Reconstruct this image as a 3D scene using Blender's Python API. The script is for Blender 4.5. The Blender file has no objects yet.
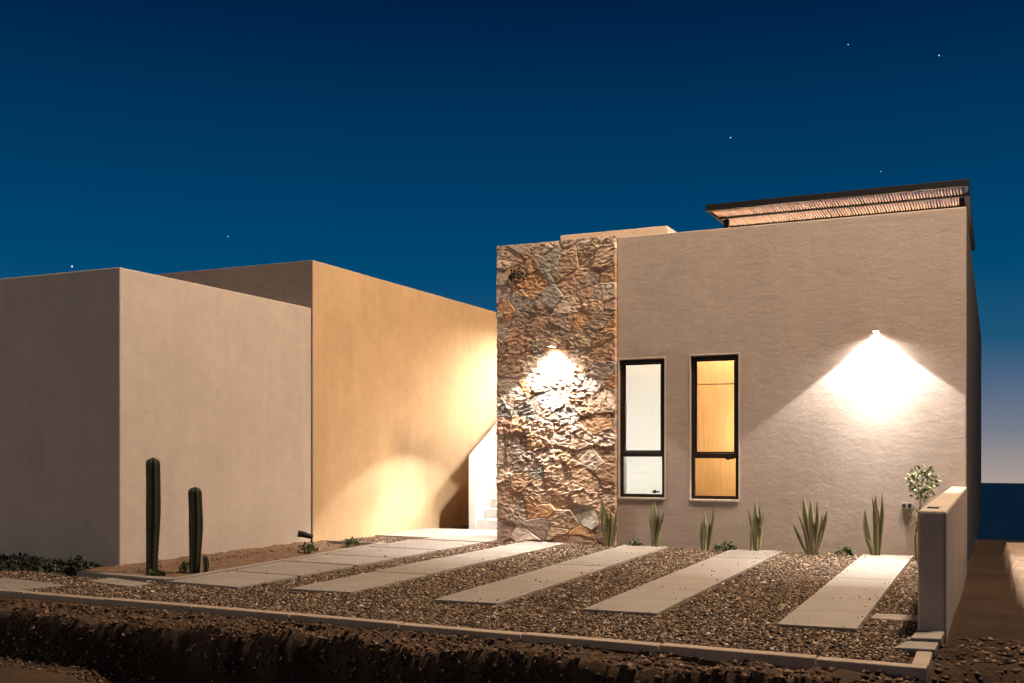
import bpy, math, random
import numpy as np
random.seed(7); rng = np.random.default_rng(11)
R = math.radians
scn = bpy.context.scene
COL = scn.collection

# ------------------------------------------------------------------ helpers
def s2l(*c):
    return tuple(((v/255)/12.92 if v/255 <= .04045 else ((v/255+.055)/1.055)**2.4) for v in c)

class MB:
    """collects geometry (world coordinates) and links it as one mesh object"""
    def __init__(s): s.v = []; s.f = []; s.uv = None
    def add(s, vs, fs):
        o = len(s.v); s.v += [tuple(p) for p in vs]; s.f += [tuple(i+o for i in f) for f in fs]; return s
    def box(s, x0, x1, y0, y1, z0, z1):
        return s.add([(x0,y0,z0),(x1,y0,z0),(x1,y1,z0),(x0,y1,z0),(x0,y0,z1),(x1,y0,z1),(x1,y1,z1),(x0,y1,z1)],
                     [(0,3,2,1),(4,5,6,7),(0,1,5,4),(1,2,6,5),(2,3,7,6),(3,0,4,7)])
    def prism(s, poly, z0, z1):
        n = len(poly)
        return s.add([(x,y,z0) for x,y in poly]+[(x,y,z1) for x,y in poly],
                     [tuple(range(n-1,-1,-1)), tuple(range(n,2*n))]+[(i,(i+1)%n,n+(i+1)%n,n+i) for i in range(n)])
    def tube(s, pts, rad, n=8, cap=True):
        pts = [np.array(p, float) for p in pts]
        if not hasattr(rad, '__len__'): rad = [rad]*len(pts)
        vs = []
        for i, p in enumerate(pts):
            d = pts[min(i+1,len(pts)-1)]-pts[max(i-1,0)]; d = d/np.linalg.norm(d)
            u = np.cross(d, (0,0,1) if abs(d[2]) < .9 else (1,0,0)); u /= np.linalg.norm(u); w = np.cross(d, u)
            for k in range(n):
                a = 2*math.pi*k/n; vs.append(p+rad[i]*(math.cos(a)*u+math.sin(a)*w))
        fs = [(i*n+k, i*n+(k+1)%n, (i+1)*n+(k+1)%n, (i+1)*n+k) for i in range(len(pts)-1) for k in range(n)]
        if cap: fs += [tuple(range(n-1,-1,-1)), tuple(range((len(pts)-1)*n, len(pts)*n))]
        return s.add(vs, fs)
    def build(s, name, mat, parent=None, bevel=0, smooth=False, origin=None):
        off = np.array(world_loc(parent) if parent else (origin or (0,0,0)))
        me = bpy.data.meshes.new(name)
        me.from_pydata((np.array(s.v)-off).tolist(), [], s.f); me.update()
        if smooth: me.polygons.foreach_set('use_smooth', [True]*len(me.polygons))
        me.materials.append(mat)
        o = bpy.data.objects.new(name, me); COL.objects.link(o)
        if parent: o.parent = parent
        elif origin: o.location = origin
        if bevel:
            m = o.modifiers.new('bevel','BEVEL'); m.width = bevel; m.segments = 2; m.limit_method = 'ANGLE'
        return o

def world_loc(o):
    p = np.zeros(3)
    while o: p = p+np.array(o.location); o = o.parent
    return p
def tag(o, label=None, cat=None, group=None, kind=None):
    for k, v in (('label',label),('category',cat),('group',group),('kind',kind)):
        if v: o[k] = v
    return o
def thing(name, loc, label, cat, group=None):
    o = bpy.data.objects.new(name, None); o.location = loc; o.empty_display_size = .2; COL.objects.link(o)
    return tag(o, label, cat, group)
def np_mesh(name, V, F, mat, col=None, smooth=False, parent=None):
    """V (n,3), F (m,k) arrays"""
    me = bpy.data.meshes.new(name); k = F.shape[1]
    me.vertices.add(len(V)); me.vertices.foreach_set('co', np.ascontiguousarray(V, dtype=np.float32).ravel())
    me.loops.add(F.size); me.loops.foreach_set('vertex_index', np.ascontiguousarray(F, dtype=np.int32).ravel())
    me.polygons.add(len(F)); me.polygons.foreach_set('loop_start', np.arange(0, F.size, k, dtype=np.int32))
    me.polygons.foreach_set('loop_total', np.full(len(F), k, dtype=np.int32))
    if smooth: me.polygons.foreach_set('use_smooth', np.ones(len(F), dtype=bool))
    me.update(calc_edges=True); me.validate()
    if col is not None:
        a = me.color_attributes.new('tint', 'FLOAT_COLOR', 'POINT')
        a.data.foreach_set('color', np.c_[col, np.ones(len(col))].astype(np.float32).ravel())
    me.materials.append(mat)
    o = bpy.data.objects.new(name, me); COL.objects.link(o)
    if parent:
        o.parent = parent; o.location = -world_loc(parent)
    return o
def vnoise(x, y, seed=0):
    x = np.asarray(x, float); y = np.asarray(y, float)
    xi = np.floor(x).astype(np.int64); yi = np.floor(y).astype(np.int64); fx = x-xi; fy = y-yi
    def h(a, b):
        n = (a*374761393+b*668265263+seed*974634541) & 0x7fffffff
        n = ((n ^ (n >> 13))*1274126177) & 0x7fffffff
        return ((n ^ (n >> 16)) & 0xffff)/65535.
    fx = fx*fx*(3-2*fx); fy = fy*fy*(3-2*fy)
    return (h(xi,yi)*(1-fx)+h(xi+1,yi)*fx)*(1-fy)+(h(xi,yi+1)*(1-fx)+h(xi+1,yi+1)*fx)*fy
def fbm(x, y, o=4, seed=0):
    t = 0; a = .5
    for i in range(o): t = t+a*(vnoise(x*2**i, y*2**i, seed+i)-.5); a *= .5
    return t
def sstep(a, b, x):
    t = np.clip((np.asarray(x, float)-a)/(b-a), 0, 1); return t*t*(3-2*t)

# ------------------------------------------------------------------ materials
def mat_new(name):
    m = bpy.data.materials.new(name); m.use_nodes = True; nt = m.node_tree
    return m, nt, nt.nodes['Principled BSDF']
def N(nt, t, **kw):
    n = nt.nodes.new(t)
    for k, v in kw.items(): setattr(n, k, v)
    return n
def coords(nt, scale=(1,1,1)):
    tc = N(nt,'ShaderNodeTexCoord'); mp = N(nt,'ShaderNodeMapping'); mp.inputs['Scale'].default_value = scale
    nt.links.new(tc.outputs['Object'], mp.inputs['Vector']); return mp.outputs['Vector']
def noise(nt, vec, scale, detail=6, rough=.6, dist=0):
    n = N(nt,'ShaderNodeTexNoise'); n.inputs['Scale'].default_value = scale; n.inputs['Detail'].default_value = detail
    n.inputs['Roughness'].default_value = rough; n.inputs['Distortion'].default_value = dist
    nt.links.new(vec, n.inputs['Vector']); return n.outputs['Fac']
def ramp(nt, fac, *stops):
    r = N(nt,'ShaderNodeValToRGB'); e = r.color_ramp.elements
    while len(e) < len(stops): e.new(.5)
    for i, (p, c) in enumerate(stops): e[i].position = p; e[i].color = (*c, 1)
    nt.links.new(fac, r.inputs['Fac']); return r.outputs['Color']
def mix(nt, a, b, fac, mode='MIX'):
    m = N(nt,'ShaderNodeMix', data_type='RGBA', blend_type=mode)
    for sock, val in ((m.inputs[0],fac),(m.inputs[6],a),(m.inputs[7],b)):
        if hasattr(val,'is_output'): nt.links.new(val, sock)
        else: sock.default_value = val if not isinstance(val, tuple) else (*val[:3],1)
    return m.outputs[2]
def bump(nt, p, h, dist, strength=1, prev=None):
    b = N(nt,'ShaderNodeBump'); b.inputs['Distance'].default_value = dist; b.inputs['Strength'].default_value = strength
    nt.links.new(h, b.inputs['Height'])
    if prev: nt.links.new(prev.outputs[0], b.inputs['Normal'])
    if p: nt.links.new(b.outputs[0], p.inputs['Normal'])
    return b
def stucco(name, col, wave=.012, fine=.003, var=.12, wscale=5):
    m, nt, p = mat_new(name)
    v = coords(nt); vs = coords(nt, (1,1,1.9))
    c = tuple(col)
    big = noise(nt, v, 1.1, 5, .65); med = noise(nt, v, 7, 5, .6)
    d = tuple(x*(1-var*1.6) for x in c); l = tuple(min(1,x*(1+var)) for x in c)
    k = ramp(nt, big, (.3,d),(.7,l)); k2 = ramp(nt, med, (.3,(.93,.93,.93)),(.7,(1.03,1.02,1.01)))
    k3 = ramp(nt, noise(nt, coords(nt,(2.6,2.6,.28)), 1.6, 6, .65, .3), (.3,(1-var*.9,)*3),(.62,(1.02,)*3))
    nt.links.new(mix(nt,mix(nt,k,k2,1.0,'MULTIPLY'),k3,1.0,'MULTIPLY'), p.inputs['Base Color'])
    p.inputs['Roughness'].default_value = .88; p.inputs['Specular IOR Level'].default_value = .25
    b1 = bump(nt, None, noise(nt, vs, wscale, 4, .55, .4), wave)
    b2 = bump(nt, None, noise(nt, vs, 22, 4, .6, .3), wave*.6, 1, b1)
    bump(nt, p, noise(nt, v, 130, 3, .6), fine, 1, b2)
    return m
def plain(name, col, rough=.5, metal=0, var=.15, scale=8, bmp=0):
    m, nt, p = mat_new(name); v = coords(nt)
    k = ramp(nt, noise(nt, v, scale, 5), (.25,tuple(x*(1-var) for x in col)),(.75,tuple(min(1,x*(1+var)) for x in col)))
    nt.links.new(k, p.inputs['Base Color']); p.inputs['Roughness'].default_value = rough; p.inputs['Metallic'].default_value = metal; p.inputs['Specular IOR Level'].default_value = .2
    if bmp: bump(nt, p, noise(nt, v, scale*6, 4), bmp)
    return m
def tinted(name, rough=.9, nscale=60, amt=.35, bmp=.003):
    m, nt, p = mat_new(name); v = coords(nt)
    a = N(nt,'ShaderNodeAttribute', attribute_name='tint')
    k = ramp(nt, noise(nt, v, nscale, 5, .65), (.25,(1-amt,)*3),(.75,(1+amt*.6,)*3))
    nt.links.new(mix(nt, a.outputs['Color'], k, 1.0, 'MULTIPLY'), p.inputs['Base Color'])
    p.inputs['Roughness'].default_value = rough; p.inputs['Specular IOR Level'].default_value = .3
    if bmp: bump(nt, p, noise(nt, v, nscale*2, 4), bmp)
    return m
def emit(name, col, strength):
    m, nt, p = mat_new(name); p.inputs['Base Color'].default_value = (*col,1)
    p.inputs['Emission Color'].default_value = (*col,1); p.inputs['Emission Strength'].default_value = strength
    return m

M = {}
M['facade'] = stucco('facade_stucco', (.53,.43,.37), .005, .003, .05, 4.5)
M['beige'] = stucco('beige_stucco', (.57,.475,.41), .0035, .0015, .055, 3)
M['orange'] = stucco('ochre_stucco', (.61,.415,.235), .004, .0012, .07, 3)
M['upper_front'] = stucco('shaded_front_stucco', (.27,.225,.195), .004, .0015, .06)  # front of the ochre block, its shade put into a darker colour
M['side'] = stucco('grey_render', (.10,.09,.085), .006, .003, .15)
M['bound'] = stucco('boundary_stucco', (.54,.44,.35), .006, .002, .08, 3)
M['lit_edge'] = stucco('lit_edge_stucco', (.62,.53,.45), .002, .001, .03)  # paler than the facade, stands for lamplit window edges
M['white'] = stucco('white_stucco', (.74,.70,.64), .003, .001, .04, 3)
M['cream'] = stucco('cream_stucco', (.60,.47,.35), .004, .0015, .06, 3)
M['room'] = plain('white_room_paint', (.76,.74,.70), .9, 0, .02)
M['steel'] = plain('black_steel', (.008,.007,.007), .65, .0, .3)
M['bronze'] = plain('bronze_frame', (.045,.036,.028), .4, .5, .15)
M['dark'] = plain('dark_plastic', (.02,.018,.016), .5)
M['grey_pl'] = plain('grey_plastic', (.42,.40,.38), .5)
M['stone'] = tinted('rubble_stone', .88, 45, .45, .006)
M['gravel'] = tinted('gravel_stone', .85, 120, .3, 0)
M['lamp_body'] = plain('lamp_housing_paint', (.46,.38,.32), .6)
M['lens'] = emit('lamp_lens', (1,.86,.7), 40)
M['star'] = emit('star_light', (.85,.92,1), 1.0)
M['soil'] = plain('planting_soil', (.20,.125,.078), .95, 0, .4, 9, .02)

# brushed concrete for slabs
def concrete(name, col):
    m, nt, p = mat_new(name); v = coords(nt); vs = coords(nt,(.6,9,1))
    oi = N(nt,'ShaderNodeObjectInfo')
    k = ramp(nt, noise(nt, v, 2.2, 6, .65), (.25,tuple(x*.82 for x in col)),(.75,tuple(x*1.12 for x in col)))
    st = ramp(nt, noise(nt, vs, 3, 5, .6), (.3,(.86,.85,.84)),(.7,(1.05,1.05,1.05)))
    k = mix(nt, k, st, 1.0, 'MULTIPLY')
    rr = ramp(nt, oi.outputs['Random'], (0,(.9,.9,.9)),(1,(1.06,1.05,1.03)))
    k = mix(nt, k, rr, 1.0, 'MULTIPLY')
    spk = ramp(nt, noise(nt, v, 70, 2, .5), (.30,(.78,.76,.74)),(.40,(1,1,1)))
    nt.links.new(mix(nt, k, spk, 1.0, 'MULTIPLY'), p.inputs['Base Color']); p.inputs['Roughness'].default_value = .85
    b = bump(nt, None, noise(nt, vs, 9, 4), .003); bump(nt, p, noise(nt, v, 60, 4), .002, 1, b)
    return m
M['slab'] = concrete('slab_concrete', (.30,.255,.222))
M['kerb'] = concrete('kerb_concrete', (.38,.29,.22))

def earth():
    m, nt, p = mat_new('earth'); v = coords(nt)
    k = ramp(nt, noise(nt, v, 1.7, 8, .7), (.25,(.15,.098,.066)),(.55,(.255,.175,.122)),(.8,(.36,.27,.20)))
    k2 = ramp(nt, noise(nt, v, 38, 5, .7), (.3,(.62,.6,.58)),(.65,(1.1,1.1,1.1)))
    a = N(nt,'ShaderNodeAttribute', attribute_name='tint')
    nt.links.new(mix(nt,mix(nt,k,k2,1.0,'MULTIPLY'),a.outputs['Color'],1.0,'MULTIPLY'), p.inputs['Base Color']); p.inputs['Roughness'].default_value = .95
    p.inputs['Specular IOR Level'].default_value = .1
    b = bump(nt, None, noise(nt, v, 14, 8, .7), .035); bump(nt, p, noise(nt, v, 90, 5, .7), .008, 1, b)
    return m
M['earth'] = earth()

def sea_mat():
    m, nt, p = mat_new('sea_water'); v = coords(nt)
    p.inputs['Base Color'].default_value = (.14,.07,.03,1); p.inputs['Roughness'].default_value = .42
    p.inputs['Specular IOR Level'].default_value = .35
    bump(nt, p, noise(nt, v, .25, 4), .3)
    return m
M['sea'] = sea_mat()

def leaf_mat(name, col, edge=None, rough=.45):
    m, nt, p = mat_new(name); v = coords(nt)
    k = ramp(nt, noise(nt, v, 25, 4), (.3,tuple(x*.65 for x in col)),(.7,tuple(x*1.3 for x in col)))
    if edge:
        a = N(nt,'ShaderNodeAttribute', attribute_name='tint')
        k = mix(nt, k, edge, a.outputs['Fac'])
    nt.links.new(k, p.inputs['Base Color']); p.inputs['Roughness'].default_value = rough
    return m
M['snake'] = leaf_mat('snake_plant_leaf', (.095,.105,.052), (.62,.54,.30))
M['leaf'] = leaf_mat('shrub_leaf', (.10,.15,.045))
M['leaf_pale'] = leaf_mat('pale_shrub_leaf', (.33,.36,.17))
M['cover'] = leaf_mat('ground_cover_leaf', (.028,.036,.016), None, .6)
M['succ'] = leaf_mat('small_plant_leaf', (.10,.12,.05), None, .5)
M['bark'] = plain('twig_bark', (.16,.11,.06), .9)
M['cactus'] = plain('cactus_skin', (.034,.033,.02), .5, 0, .3, 9)
M['spine'] = plain('cactus_spine', (.42,.36,.24), .7)
M['straw'] = plain('dry_straw', (.34,.23,.13), .9, 0, .4, 3)

def wood(name, a, b):
    m, nt, p = mat_new(name); v = coords(nt,(14,14,.9))
    k = ramp(nt, noise(nt, v, 2, 8, .6, .8), (.3,a),(.7,b))
    nt.links.new(k, p.inputs['Base Color']); p.inputs['Roughness'].default_value = .45
    return m
M['wood'] = wood('light_wood', (.46,.27,.10),(.60,.37,.15))
M['reed'] = wood('reed_cane', (.34,.215,.135),(.55,.38,.26))
def curtain_mat():
    m, nt, p = mat_new('white_blind'); p.inputs['Base Color'].default_value = (.82,.82,.81,1); p.inputs['Roughness'].default_value = .9
    t = N(nt,'ShaderNodeBsdfTranslucent'); t.inputs[0].default_value = (.82,.82,.81,1); s = N(nt,'ShaderNodeMixShader'); s.inputs[0].default_value = .5
    nt.links.new(p.outputs[0], s.inputs[1]); nt.links.new(t.outputs[0], s.inputs[2]); nt.links.new(s.outputs[0], nt.nodes['Material Output'].inputs['Surface'])
    return m
M['blind'] = curtain_mat()
def glass_mat():
    m, nt, p = mat_new('window_glass'); nt.nodes.remove(p); out = nt.nodes['Material Output']
    t = N(nt,'ShaderNodeBsdfTransparent'); t.inputs[0].default_value = (.95,.96,.95,1)
    g = N(nt,'ShaderNodeBsdfGlossy'); g.inputs['Roughness'].default_value = .02
    f = N(nt,'ShaderNodeFresnel'); f.inputs[0].default_value = 1.45
    s = N(nt,'ShaderNodeMixShader'); L = nt.links.new
    L(f.outputs[0], s.inputs[0]); L(t.outputs[0], s.inputs[1]); L(g.outputs[0], s.inputs[2]); L(s.outputs[0], out.inputs['Surface'])
    return m
M['glass'] = glass_mat()

# ------------------------------------------------------------------ camera
H = 1.25
cam = bpy.data.cameras.new('camera'); co = bpy.data.objects.new('camera', cam); COL.objects.link(co)
co.location = (0,0,H); co.rotation_euler = (R(90),0,R(24.497))
cam.sensor_width = 36; cam.lens = 1060/1024*36; cam.shift_y = (454-341.5)/1024
cam.clip_start = .05; cam.clip_end = 8000; scn.camera = co

# ------------------------------------------------------------------ dusk sky
w = bpy.data.worlds.new('World'); scn.world = w; w.use_nodes = True; nt = w.node_tree
bg = nt.nodes['Background']; tc = N(nt,'ShaderNodeTexCoord'); sx = N(nt,'ShaderNodeSeparateXYZ')
nt.links.new(tc.outputs['Generated'], sx.inputs[0])
mr = N(nt,'ShaderNodeMapRange'); mr.inputs['From Min'].default_value = -.1; mr.inputs['From Max'].default_value = .6
nt.links.new(sx.outputs['Z'], mr.inputs['Value'])
P = lambda z: (z+.1)/.7
sky = ramp(nt, mr.outputs[0], (P(-.05),s2l(172,152,142)),(P(-.026),s2l(166,150,143)),(P(-.011),s2l(152,142,139)),(P(.02),s2l(114,119,133)),(P(.0655),s2l(72,96,125)),
    (P(.10),s2l(28,81,114)),(P(.166),s2l(0,68,107)),(P(.265),s2l(0,53,92)),(P(.375),s2l(0,33,70)),(P(.43),s2l(0,25,54)),(1.0,s2l(2,13,34)))
nt.links.new(sky, bg.inputs['Color']); bg.inputs['Strength'].default_value = 1.0

# stars
for x, y, z, r, lab in ((-113.5,937.3,348.9,.5,'faint star high above the middle of the pergola'),
        (-43.2,969.2,339.6,.6,'faint star highest over the right end of the pergola'),
        (-204.4,896.1,270.0,.6,'faint star above the left end of the pergola'),
        (-592.6,719.0,185.9,.5,'faint star above the ochre building'),
        (-713.1,664.1,160.5,1.0,'brightest star low over the beige building'),
        (-88.1,948.9,241.1,.4,'faintest star just above the pergola beam')):
    sb = MB(); n = 6
    sb.add([(x,y,z+r),(x+r,y,z),(x,y+r,z),(x-r,y,z),(x,y-r,z),(x,y,z-r)],[(0,1,2),(0,2,3),(0,3,4),(0,4,1),(5,2,1),(5,3,2),(5,4,3),(5,1,4)])
    o = sb.build('star', M['star'], None, origin=(x,y,z)); tag(o, lab, 'star', 'stars in the dusk sky')

# ------------------------------------------------------------------ terrain
def bank_edge(Y):
    return np.interp(Y, [8.3,9.3,10.3,11.2,13,15,16.4], [.62,.40,.26,.20,.17,.13,.10])
def ground_z(X, Y):
    X = np.asarray(X, float); Y = np.asarray(Y, float)
    z = np.full(np.broadcast(X,Y).shape, -.055)
    # street side: earth verge below the kerb, then a cut bank down to the road
    verge = -.085+.11*fbm(X*3.1,Y*4.1,5,3)+.13*np.abs(fbm(X*8,Y*10,4,9))
    cut = 6.33+.22*fbm(X*.9,X*0+3,3,5)+.05*fbm(X*5,X*0+2,2,8)
    road = -.39+.02*fbm(X*2,Y*2,4,21)-.05*np.exp(-((Y-5.9)/.5)**2)
    road = road-.45*sstep(-6.6,-5.2,X)
    street = road+(verge-road)*sstep(-.075,.02,Y-cut)
    inlot = sstep(6.66,6.70,Y)*(1-sstep(-.40,-.36,X))
    # right-hand lot: trough along the wall, sand bank beside it
    rough = .05*fbm(X*2.2,Y*2.2,5,31)
    be = bank_edge(Y)+.03*fbm(X*0+1,Y*2,3,12)
    tr = -.06-.14*sstep(8.2,12.5,Y)
    bank = tr
    far = tr-.1
    right = bank+(far-bank)*sstep(16.3,16.6,Y)+rough*.6
    right = right+(-.10-right)*sstep(3,6,X)
    rs = sstep(5.9,7.1,Y-.18*np.sin(X*3)+.6*fbm(X*1.5,Y*1.5,3,44))
    rights = road+(right+.12*fbm(X*4,Y*5,4,17)*(1-sstep(7.5,9,Y))-road)*rs
    onr = sstep(-.42,-.30,X)
    z = np.where(Y < 6.68, street, z)
    z = z*(1-onr)+rights*onr
    # land falls away to the sea beyond the plots
    d = np.maximum(0, Y-21+.8*fbm(X*.3,X*0,3,4)); fall = -.14*d-.2*sstep(0,3,d)
    fall = np.maximum(fall, -29)
    return z+fall
def axis(*segs):
    out = []
    for a, b, st in segs: out += list(np.arange(a, b-1e-6, st))
    return np.array(out+[segs[-1][1]])
gx = axis((-900,-120,60),(-120,-30,10),(-30,-12,1),(-12,3,.035),(3,8,.25),(8,40,2),(40,120,10),(120,900,60))
gy = axis((-600,-60,60),(-60,0,6),(0,4.6,.3),(4.6,8.4,.035),(8.4,17,.09),(17,24,.25),(24,60,2),(60,260,10))
GX, GY = np.meshgrid(gx, gy); GZ = ground_z(GX, GY)
def lit_patch_mask(X, Y):
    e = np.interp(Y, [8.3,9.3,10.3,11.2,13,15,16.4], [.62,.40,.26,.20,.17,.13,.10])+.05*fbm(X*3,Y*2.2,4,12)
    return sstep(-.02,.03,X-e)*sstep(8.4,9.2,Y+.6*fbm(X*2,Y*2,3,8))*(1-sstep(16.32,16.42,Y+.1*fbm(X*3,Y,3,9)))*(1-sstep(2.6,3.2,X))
PM = lit_patch_mask(GX, GY); GZ = GZ*(1-PM)+(.015+.03*fbm(GX*3,GY*3,4,77))*PM
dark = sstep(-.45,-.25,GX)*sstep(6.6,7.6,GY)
GT = np.array([.46,.43,.405])*(1-dark[...,None])+np.array([.22,.20,.185])*dark[...,None]  # shade over the right-hand lot put into the earth tint
bank_shade = (1-sstep(-.17,-.11,GZ))*sstep(6.05,6.2,GY)*(1-sstep(6.6,6.7,GY))
GT = GT*(1-.7*bank_shade[...,None])  # cut bank below the kerb: its shade darkens the tint
GT = GT*(1-PM[...,None])+np.array([2.1,2.3,2.55])*PM[...,None]  # lamplight on the sand patch painted as a paler tint
def grid_faces(ny, nx):
    i = np.arange(ny-1)[:,None]*nx+np.arange(nx-1)[None,:]
    return np.stack([i,i+1,i+nx+1,i+nx],-1).reshape(-1,4)
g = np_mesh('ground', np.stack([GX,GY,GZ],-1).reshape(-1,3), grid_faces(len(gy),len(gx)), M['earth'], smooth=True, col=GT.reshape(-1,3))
tag(g, 'bare brown earth and sand around the plots', None, None, 'structure')
sea = MB(); n = 128
sea.add([(0,0,-26)]+[(1096*math.cos(2*math.pi*k/n),1096*math.sin(2*math.pi*k/n),-26) for k in range(n)],[(0,k+1,(k+1)%n+1) for k in range(n)])
tag(sea.build('sea', M['sea']), 'dark sea out to the horizon', None, None, 'structure')

# ------------------------------------------------------------------ wall sheet with holes (plane of constant Y, facing -Y)
def holed_wall(mb, x0, x1, z0, z1, yf, yb, holes):
    xs = sorted({x0,x1,*[h[0] for h in holes],*[h[1] for h in holes]}); zs = sorted({z0,z1,*[h[2] for h in holes],*[h[3] for h in holes]})
    inh = lambda x, z: any(h[0] < x < h[1] and h[2] < z < h[3] for h in holes)
    cell = [[not inh((xs[i]+xs[i+1])/2,(zs[j]+zs[j+1])/2) for j in range(len(zs)-1)] for i in range(len(xs)-1)]
    nx, nz = len(xs), len(zs); base = len(mb.v)
    for y in (yf, yb):
        for x in xs:
            for z in zs: mb.v.append((x,y,z))
    id = lambda i, j, b: base+b*nx*nz+i*nz+j
    for i in range(nx-1):
        for j in range(nz-1):
            if not cell[i][j]: continue
            mb.f.append((id(i,j,0),id(i+1,j,0),id(i+1,j+1,0),id(i,j+1,0)))
            mb.f.append((id(i,j,1),id(i,j+1,1),id(i+1,j+1,1),id(i+1,j,1)))
            if i == 0 or not cell[i-1][j]: mb.f.append((id(i,j,0),id(i,j+1,0),id(i,j+1,1),id(i,j,1)))
            if i == nx-2 or not cell[i+1][j]: mb.f.append((id(i+1,j,0),id(i+1,j,1),id(i+1,j+1,1),id(i+1,j+1,0)))
            if j == 0 or not cell[i][j-1]: mb.f.append((id(i,j,0),id(i,j,1),id(i+1,j,1),id(i+1,j,0)))
            if j == nz-2 or not cell[i][j+1]: mb.f.append((id(i,j+1,0),id(i+1,j+1,0),id(i+1,j+1,1),id(i,j+1,1)))

# ------------------------------------------------------------------ the main house
FX0, FX1, FY, FZ = -4.80, -.32, 14.07, 4.27
house = thing('house', (-3.4,14.07,0), 'flat roofed house with rubble stone panel, two tall lit windows and wall lamps', 'house')
W1 = (-4.77,-4.12,.65,2.56); W2 = (-3.755,-3.105,.64,2.575)
b = MB(); holed_wall(b, FX0, FX1, -.12, FZ, FY, FY+.20, [W1,W2]); fw = b.build('front_wall', M['facade'], house, bevel=.012)
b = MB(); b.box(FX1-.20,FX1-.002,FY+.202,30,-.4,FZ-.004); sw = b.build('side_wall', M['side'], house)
b = MB(); b.box(-6.57,-6.37,14.16,30,-.12,4.27); b.build('side_wall', M['cream'], house)
b = MB(); b.box(-6.37,FX1-.2,29.8,30,-.12,FZ); b.build('rear_wall', M['cream'], house)
b = MB(); b.box(-6.366,FX1-.204,FY+.204,29.796,3.05,3.25); b.build('roof', M['cream'], house)
b = MB(); b.box(-6.36,-4.80,14.16,14.30,-.12,4.2); b.build('backing_wall', M['cream'], house)
# bulkhead over the stair on the roof
b = MB(); b.box(-6.63,-4.78,16.5,18.9,3.252,4.915); b.build('bulkhead', M['cream'], house, bevel=.012)
# inside rooms behind the windows
b = MB(); b.box(-4.796,-2.5,16.6,16.7,0,3.04); b.box(-2.6,-2.5,FY+.206,16.598,0,3.04); b.box(-4.98,-4.80,14.31,16.7,0,3.04)
b.box(-4.10,-4.04,FY+.206,16.598,0,3.04); b.box(-4.796,-2.604,FY+.206,16.598,-.08,-.004)
b.build('interior_wall', M['room'], house)

# rubble stone panel: every stone a tilted fractured face, real relief
SX0, SX1, SZ0, SZ1, SY = -6.62, -4.805, -.08, 4.285, 13.99
stp = .006
sxs = np.linspace(SX0,SX1,int((SX1-SX0)/stp)); szs = np.linspace(SZ0,SZ1,int((SZ1-SZ0)/stp))
A, B = np.meshgrid(sxs, szs)
def cells(A, B, sp, asp, seed, warp):
    r = np.random.default_rng(seed); pts = []
    z = SZ0-sp
    while z < SZ1+sp:
        x = SX0-sp
        while x < SX1+sp:
            pts.append((x+r.uniform(-.5,.5)*sp*asp, z+r.uniform(-.5,.5)*sp)); x += sp*asp
        z += sp
    pts = np.array(pts); k = len(pts); wt = r.uniform(-.5,.5,k)*sp*sp*.30
    wx = A+warp*fbm(A*7,B*7,3,seed); wz = B+warp*fbm(A*7+9,B*7+5,3,seed+5)
    sh = .55*np.sin(wx*2.1+wz*1.3+seed)           # slow shear so that beds run at changing slopes
    d1 = np.full(A.shape,9.); d2 = d1.copy(); idx = np.zeros(A.shape,int); id2 = idx.copy()
    nzz, nxx = A.shape; hx_ = (SX1-SX0)/(nxx-1); hz_ = (SZ1-SZ0)/(nzz-1)
    for i,(px,pz) in enumerate(pts):              # weighted cells: straight edged stones
        rx, rz = 2.4*sp*asp+warp, 3.0*sp+warp
        W = (slice(max(0,int((pz-rz-SZ0)/hz_)), max(0,int((pz+rz-SZ0)/hz_)+1)), slice(max(0,int((px-rx-SX0)/hx_)), max(0,int((px+rx-SX0)/hx_)+1)))
        if A[W].size == 0: continue
        dx = (wx[W]-px)/asp; dz = wz[W]-pz+sh[W]*(wx[W]-px)*.6
        d = dx*dx+dz*dz-wt[i]; D1, D2, I1, I2 = d1[W], d2[W], idx[W], id2[W]
        m = d < D1; m2 = (~m) & (d < D2)
        id2[W] = np.where(m, I1, np.where(m2, i, I2)); d2[W] = np.where(m, D1, np.where(m2, d, D2)); idx[W] = np.where(m, i, I1); d1[W] = np.where(m, d, D1)
    gap = np.hypot((pts[idx,0]-pts[id2,0])/asp, pts[idx,1]-pts[id2,1])
    d2 = (d2-d1)/(2*np.maximum(gap,.02)); d1 = 0*d1   # distance to the joint
    return pts, d1, d2, idx, r
p1, d1, d2, idx, r1 = cells(A,B,.215,1.45,5,.035)
p2, e1, e2, id2, r2 = cells(A,B,.042,1.7,9,.012)
k1 = len(p1); k2 = len(p2)
h0 = r1.uniform(-.009,.009,k1); tx = r1.normal(0,.04,k1); tz = r1.normal(-.01,.05,k1)
h2 = r2.uniform(-.005,.005,k2); ux = r2.normal(0,.20,k2); uz = r2.normal(0,.30,k2)
hgt = h0[idx]+tx[idx]*(A-p1[idx,0])+tz[idx]*(B-p1[idx,1])
rough_s = r1.uniform(.3,1.1,k1)[idx]*(.35+.65*sstep(.2,1.2,B)*(1-.35*sstep(2.75,3.1,B)))
hgt += rough_s*(h2[id2]+ux[id2]*(A-p2[id2,0])+uz[id2]*(B-p2[id2,1]))
hgt += (.006*fbm(A*13,B*15,3,2)+.011*fbm(A*34,B*46,3,4)+.004*fbm(A*90,B*110,2,8))*rough_s
crack = 1-sstep(.0,.006,d2); hgt = hgt*(1-crack)+np.minimum(hgt,-.012)*crack
hgt = np.clip(hgt,-.075,.08)
pal = np.array([s2l(188,148,124),s2l(166,154,136),s2l(186,142,102),s2l(176,146,118),s2l(186,154,124),s2l(200,174,148),s2l(180,146,116),s2l(172,150,130),s2l(190,162,134),s2l(182,146,112),s2l(160,136,116)])
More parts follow.
